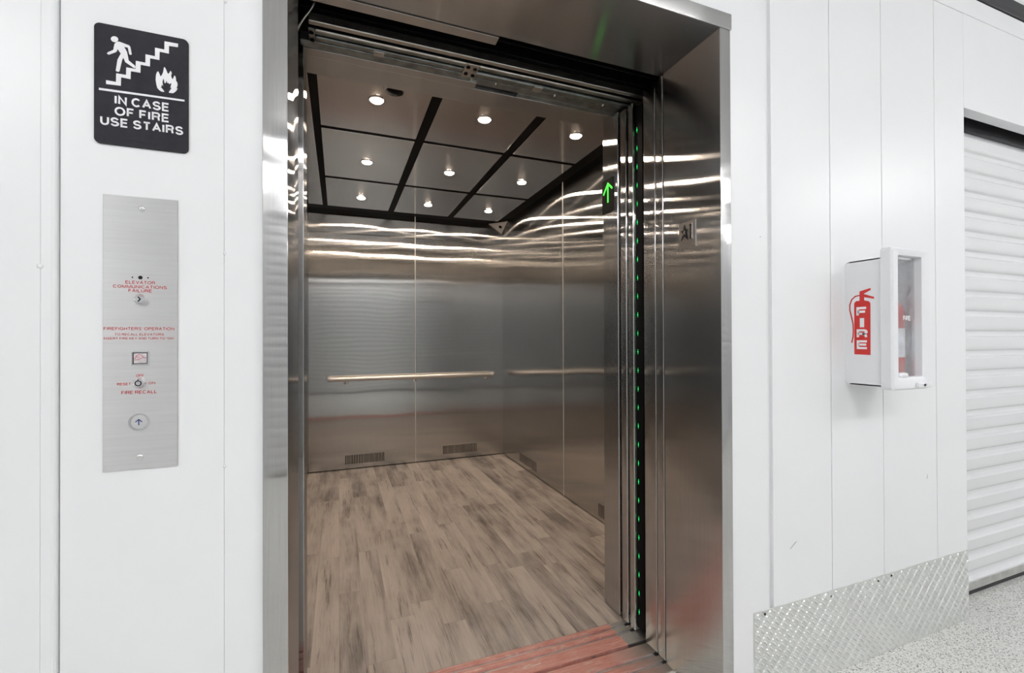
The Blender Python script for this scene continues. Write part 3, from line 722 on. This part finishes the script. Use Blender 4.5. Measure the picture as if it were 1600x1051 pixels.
# ------------------------------------------------------------------ hall station
t = thing('hall_call_station', 'tall brushed steel call station with key switches and up button', 'control panel', (-.3575, Y0, 1.186))
p = M(); p.box(-.4165, -.2986, Y0-.0032, Y0, .9232, 1.4498, .0008); p.build('faceplate', m_plate, t)
ff = FW(Y0-.0032)
for x, z in ((-.356, 1.427), (-.359, .947)):
    p = M(); p.lathe((x, Y0-.0032, z), (0, -1, 0), ((.0058, 0), (.0055, .0015), (.004, .0028), (.0015, .0034)), 20); p.build('screw', m_chrome, t, True)
p = M(); p.lathe((-.3585, Y0-.0032, 1.2935), (0, -1, 0), ((.0036, 0), (.0032, .0008), (.001, .0010)), 18); p.build('indicator_lamp', m_ink, t, True)
for dx in (-.0125, .012):
    p = M(); p.lathe((-.3585+dx, Y0-.0032, 1.2935), (0, -1, 0), ((.0014, 0), (.0012, .0004), (.0004, .0005)), 12); p.build('small_hole', m_ink, t, True)
for s, cx, cz, w, h in (('ELEVATOR', -.3585, 1.2840, .0465, .0062), ('COMMUNICATIONS', -.3585, 1.2755, .0850, .0062), ('FAILURE', -.3585, 1.2680, .0370, .0062),
                        ("FIREFIGHTERS' OPERATION", -.3595, 1.1945, .1110, .0058), ('TO RECALL ELEVATORS', -.3595, 1.1835, .0775, .0044), ('INSERT FIRE KEY AND TURN TO "ON"', -.3595, 1.1757, .1110, .0044),
                        ('OFF', -.3590, 1.1040, .0125, .0050), ('RESET', -.3838, 1.0885, .0215, .0050), ('ON', -.3400, 1.0890, .0105, .0050), ('FIRE RECALL', -.3600, 1.0720, .0560, .0066)):
    p = M(); p.text(s, cx, cz, w, h, ff, .0003, .165, .32); p.build('engraved_lettering', m_redink, t)
def keyswitch(x, z, r):
    p = M(); p.lathe((x, Y0-.0032, z), (0, -1, 0), ((r, 0), (r, .003), (r*.93, .0045), (r*.80, .0085), (r*.74, .0092), (r*.70, .0088), (0, .0086)), 32)
    return p.build('key_switch', m_chrome, t, True)
k1 = keyswitch(-.3575, 1.2510, .0105)
f2 = FW(Y0-.0118)
p = M(); bar((-.3590, 1.2550), (-.3560, 1.2512), .0020, f2, p, .0005); bar((-.3560, 1.2512), (-.3590, 1.2470), .0020, f2, p, .0005); p.build('keyhole', m_ink, k1)
k2 = keyswitch(-.3590, 1.0895, .0105)
p = M()
for k in range(12):
    a0 = math.radians(110+k*26); a1 = math.radians(110+(k+1)*26)
    bar((-.359+.0047*math.cos(a0), 1.0895+.0047*math.sin(a0)), (-.359+.0047*math.cos(a1), 1.0895+.0047*math.sin(a1)), .0016, f2, p, .0005)
bar((-.359, 1.0935), (-.359, 1.0962), .0016, f2, p, .0005)
p.build('keyhole', m_ink, k2)
p = M(); fo = rrect(-.3725, -.3440, 1.1238, 1.1510, .002, 4)
p.box(-.3725, -.3700, Y0-.0052, Y0-.003, 1.1238, 1.1510, .0006); p.box(-.3465, -.3440, Y0-.0052, Y0-.003, 1.1238, 1.1510, .0006)
p.box(-.3700, -.3465, Y0-.0052, Y0-.003, 1.1238, 1.1263, .0006); p.box(-.3700, -.3465, Y0-.0052, Y0-.003, 1.1485, 1.1510, .0006)
jw = p.build('jewel_bezel', m_chrome, t)
p = M(); p.box(-.3698, -.3467, Y0-.0038, Y0-.003, 1.1265, 1.1483); p.build('dark_gasket', m_ink, jw)
p = M(); p.box(-.3685, -.3480, Y0-.0042, Y0-.003, 1.1278, 1.1470); p.build('pale_lens', m_jewel, jw)
p = M(); fj = FW(Y0-.0042); path = [(-.3675, 1.1365), (-.3655, 1.1390), (-.3645, 1.1425), (-.3610, 1.1445), (-.3575, 1.1440), (-.3545, 1.1410), (-.3525, 1.1385), (-.3488, 1.1380)]
for a, c in zip(path, path[1:]): bar(a, c, .0009, fj, p, .0003)
for a, c in (((-.3670, 1.1340), (-.3600, 1.1355)), ((-.3600, 1.1355), (-.3540, 1.1385)), ((-.3640, 1.1395), (-.3590, 1.1400))): bar(a, c, .0008, fj, p, .0003)
p.build('helmet_symbol', m_redink, jw)
p = M(); p.ring((-.3600, Y0-.0032, 1.0145), (0, -1, 0), .0138, .0168, .0030, 40); cb = p.build('button_ring', m_chrome, t, True)
p = M(); p.lathe((-.3600, Y0-.0032, 1.0145), (0, -1, 0), ((.0137, 0), (.0136, .0018), (.0128, .0024), (0, .0025)), 40); bt = p.build('call_button', m_plate, t, True)
p = M(); fb = FW(Y0-.0057); bar((-.360, 1.0092), (-.360, 1.0190), .0017, fb, p, .0004); bar((-.360, 1.0196), (-.3648, 1.0152), .0017, fb, p, .0004); bar((-.360, 1.0196), (-.3552, 1.0152), .0017, fb, p, .0004)
p.build('up_arrow', m_blueink, bt)

# ------------------------------------------------------------------ extinguisher cabinet
XC0, XC1, YF, ZB0, ZB1 = 1.690, 1.876, .955, 1.008, 1.440
t = thing('fire_extinguisher_cabinet', 'white plastic fire extinguisher cabinet with clear front on the right wall', 'cabinet', ((XC0+XC1)/2, Y0, 1.22))
p = M()
def sidepoly(r=.016):
    out = [(YF, ZB0), ]
    for cy, cz, a in ((Y0-r, ZB0+r, -90), (Y0-r, ZB1-r, 0)):
        for k in range(7):
            g = math.radians(a+90*k/6); out.append((cy+r*math.cos(g), cz+r*math.sin(g)))
    out.append((YF, ZB1)); return out
sp = sidepoly()
p.prism(sp, FR(XC0+.004), .004); p.prism(sp, FR(XC1), .004)
p.box(XC0, XC1, YF, Y0-.014, ZB1-.004, ZB1); p.box(XC0, XC1, YF, Y0-.014, ZB0, ZB0+.004); p.box(XC0+.002, XC1-.002, Y0-.005, Y0-.001, ZB0+.01, ZB1-.01)
body = p.build('body', m_cab, t)
p = M(); W0, W1, V0, V1 = 1.7215, 1.8500, 1.040, 1.445
FX0, FX1, FZ0, FZ1, FY0, FY1 = 1.682, 1.886, .998, 1.470, .922, .957
prof_out = rrect(FX0, FX1, FZ0, FZ1, .012, 6); prof_in = rrect(W0, W1, V0, V1, .006, 6); prof_mid = rrect(W0-.012, W1+.012, V0-.012, V1+.012, .010, 6)
prof_o2 = rrect(FX0+.006, FX1-.006, FZ0+.006, FZ1-.006, .010, 6)
loops = [[p.bm.verts.new((u, y, v)) for u, v in pr] for pr, y in ((prof_out, FY1), (prof_out, FY0+.006), (prof_o2, FY0), (prof_mid, FY0), (prof_in, FY0+.006), (prof_in, FY1))]
for P, Q in zip(loops, loops[1:]+loops[:1]):
    for k in range(len(P)): p.bm.faces.new((P[k], P[(k+1) % len(P)], Q[(k+1) % len(P)], Q[k]))
fd = p.build('door_frame', m_cab, t, True)
p = M(); p.box(W0-.004, W1+.004, FY1-.009, FY1-.0065, V0-.004, V1+.004); pn = p.build('clear_pane', m_pane, t)
p = M(); p.text('FIRE', 1.806, 1.238, .040, .016, FW(FY1-.009), .0003, .2); p.build('pane_lettering', m_signwht, pn)
p = M()
for k, z in enumerate((1.300, 1.270, 1.205, 1.180, 1.155)):
    pass
p.lathe((1.834, FY0, 1.013), (0, -1, 0), ((.010, 0), (.010, .006), (.006, .010)), 20)
p.box(1.800, 1.878, FY0-.010, FY0+.002, 1.004, 1.022, .005, 3); p.box(1.728, 1.772, FY0+.002, FY0+.022, 1.036, 1.056, .008, 3); p.build('latch', m_cab, t, True)
# decal on the left side
XBODY = [(1.0437, 1.2935), (1.0372, 1.2999), (1.0262, 1.3004), (1.026, 1.3329), (0.9917, 1.3413), (0.991, 1.334), (1.0124, 1.3239), (1.0124, 1.3225), (0.981, 1.3102), (0.981, 1.3035), (1.0115, 1.3115), (1.0115, 1.3006), (0.9969, 1.2967), (0.9921, 1.2896), (0.9928, 1.113), (1.0442, 1.1141)]
XHOSE = [(1.0261, 1.3191), (1.0397, 1.3168), (1.0515, 1.3066), (1.0582, 1.289), (1.0583, 1.2693), (1.0532, 1.2466), (1.0481, 1.2213), (1.047, 1.1962), (1.0485, 1.1739), (1.0525, 1.1558)]
fd_ = FR(XC0)
p = M(); p.prism(XBODY, fd_, .0005)
for a, c in zip(XHOSE, XHOSE[1:]): bar(a, c, .0042, fd_, p, .00045)
dc = p.build('extinguisher_decal', m_red, t)
fl_ = FJ(XC0-.0005)
p = M()
for s, z0, z1, ya, yb in (('F', 1.2455, 1.2785, 1.0365, 1.0015), ('I', 1.2080, 1.2400, 1.0255, 1.0120), ('R', 1.1700, 1.2015, 1.0360, 1.0010), ('E', 1.1325, 1.1630, 1.0360, 1.0000)):
    if s == 'I': p.prism([(-ya, z0), (-yb, z0), (-yb, z1), (-ya, z1)], fl_, .0003)
    else: p.text(s, -(ya+yb)/2, (z0+z1)/2, ya-yb, z1-z0, fl_, .0003, .24)
p.build('decal_lettering', m_signwht, dc)
# extinguisher inside
ex, ey, ez = 1.808, 1.008, ZB0+.006
t = thing('fire_extinguisher', 'red extinguisher standing inside the white wall cabinet', 'fire extinguisher', (ex, ey, ez))
p = M(); p.lathe((ex, ey, ez), (0, 0, 1), ((.043, 0), (.047, .006), (.047, .245), (.042, .265), (.028, .285), (.014, .295), (.014, .305), (0, .305)), 32); p.build('cylinder', m_red, t, True)
p = M(); p.cyl((ex, ey, ez+.30), (ex, ey, ez+.335), .012); p.box(ex-.012, ex+.012, ey-.014, ey+.014, ez+.325, ez+.345, .003); p.build('valve', m_chrome, t, True)
p = M(); p.box(ex-.008, ex+.055, ey-.006, ey+.006, ez+.338, ez+.346, .002); p.build('handle', m_black2, t)
p = M(); p.tube([(ex-.010, ey, ez+.33), (ex-.035, ey-.004, ez+.33), (ex-.054, ey-.006, ez+.30), (ex-.056, ey-.006, ez+.22), (ex-.056, ey-.006, ez+.12)], .006, 10); p.build('hose', m_blackrub, t, True)
p = M(); p.lathe((ex, ey, ez+.09), (0, 0, 1), ((.0474, 0), (.0474, .10)), 32); p.build('label', m_signwht, t, True)

# ------------------------------------------------------------------ chequer plate along the foot of the right wall
t = thing('diamond_kick_plate', 'grey diamond pattern kick plate along the foot of the right wall', 'kick plate', (1.84, Y0, 0))
KX0, KX1, KZ = 1.2396, XE, .2905
p = M(); p.box(KX0, KX1, Y0-.0030, Y0, .001, KZ, .0006); p.build('sheet', m_kick, t)
p = M(); pit = .0265
row = 0; z = .012
while z < KZ-.004:
    x = KX0+.010+(row % 2)*pit/2
    col = 0
    while x < KX1-.006:
        a = math.radians(45 if (col+row//1) % 2 == 0 else -45); a = math.radians(45 if (col+row//2) % 2 == 0 else -45)
        ux, uz = math.cos(a), math.sin(a); l, w, h = .0130, .0044, .0032
        bm = p.bm
        def V(u, v, d): return bm.verts.new((x+ux*u-uz*v, Y0-.0030-d, z+uz*u+ux*v))
        base = [V(l, 0, 0), V(l*.45, w, 0), V(-l*.45, w, 0), V(-l, 0, 0), V(-l*.45, -w, 0), V(l*.45, -w, 0)]
        top = [V(l*.5, 0, h), V(-l*.5, 0, h)]
        bm.faces.new((base[0], base[1], top[0])); bm.faces.new((base[1], base[2], top[1], top[0])); bm.faces.new((base[2], base[3], top[1]))
        bm.faces.new((base[3], base[4], top[1])); bm.faces.new((base[4], base[5], top[0], top[1])); bm.faces.new((base[5], base[0], top[0]))
        x += pit; col += 1
    z += pit/2; row += 1
p.build('raised_lugs', m_kick, t)
for x, z, mm in [(1.275+k*.0445, KZ-.0042, m_chrome) for k in range(17)]:
    p = M(); p.lathe((x, Y0-.003, z), (0, -1, 0), ((.0022, 0), (.002, .0016), (.0008, .0024)), 10); p.build('rivet', m_chrome, t, True)
for x, z in ((1.286, .279), (1.600, .272), (1.858, .275), (1.935, .279)):
    p = M(); p.lathe((x, Y0-.003, z), (0, -1, 0), ((.0042, 0), (.0038, .002), (.0015, .003)), 12); p.build('screw', m_ink, t, True)

# ------------------------------------------------------------------ world, camera, view
w = bpy.data.worlds.new('World'); S.world = w; w.use_nodes = True
w.node_tree.nodes['Background'].inputs[0].default_value = (.02, .02, .02, 1); w.node_tree.nodes['Background'].inputs[1].default_value = .1
cam = bpy.data.cameras.new('camera'); co = bpy.data.objects.new('camera', cam); COL.objects.link(co)
cam.sensor_fit = 'HORIZONTAL'; cam.sensor_width = 36; cam.lens = 703.5/1600*36; cam.clip_start = .02
ya, pi_, ro = math.radians(21.0422), math.radians(.2861), math.radians(-.1981)
Fv = Vector((math.sin(ya)*math.cos(pi_), math.cos(ya)*math.cos(pi_), math.sin(pi_)))
Rv = Vector((math.cos(ya), -math.sin(ya), 0)); Uv = Rv.cross(Fv)
R2 = Rv*math.cos(ro)+Uv*math.sin(ro); U2 = Uv*math.cos(ro)-Rv*math.sin(ro)
mw = Matrix((R2, U2, -Fv)).transposed().to_4x4(); mw.translation = Vector((0, 0, 1.1726))
co.matrix_world = mw; S.camera = co
S.view_settings.view_transform = 'Standard'; S.view_settings.look = 'None'; S.view_settings.gamma = 1; S.view_settings.use_curve_mapping = False
S.view_settings.exposure = EXPOSURE
S.cycles.max_bounces = 14; S.cycles.glossy_bounces = 8; S.cycles.diffuse_bounces = 6; S.cycles.transparent_max_bounces = 12
S.cycles.sample_clamp_indirect = 6; S.cycles.caustics_reflective = True; S.cycles.use_denoising = True; S.cycles.blur_glossy = 0.3
S.cycles.use_adaptive_sampling = False
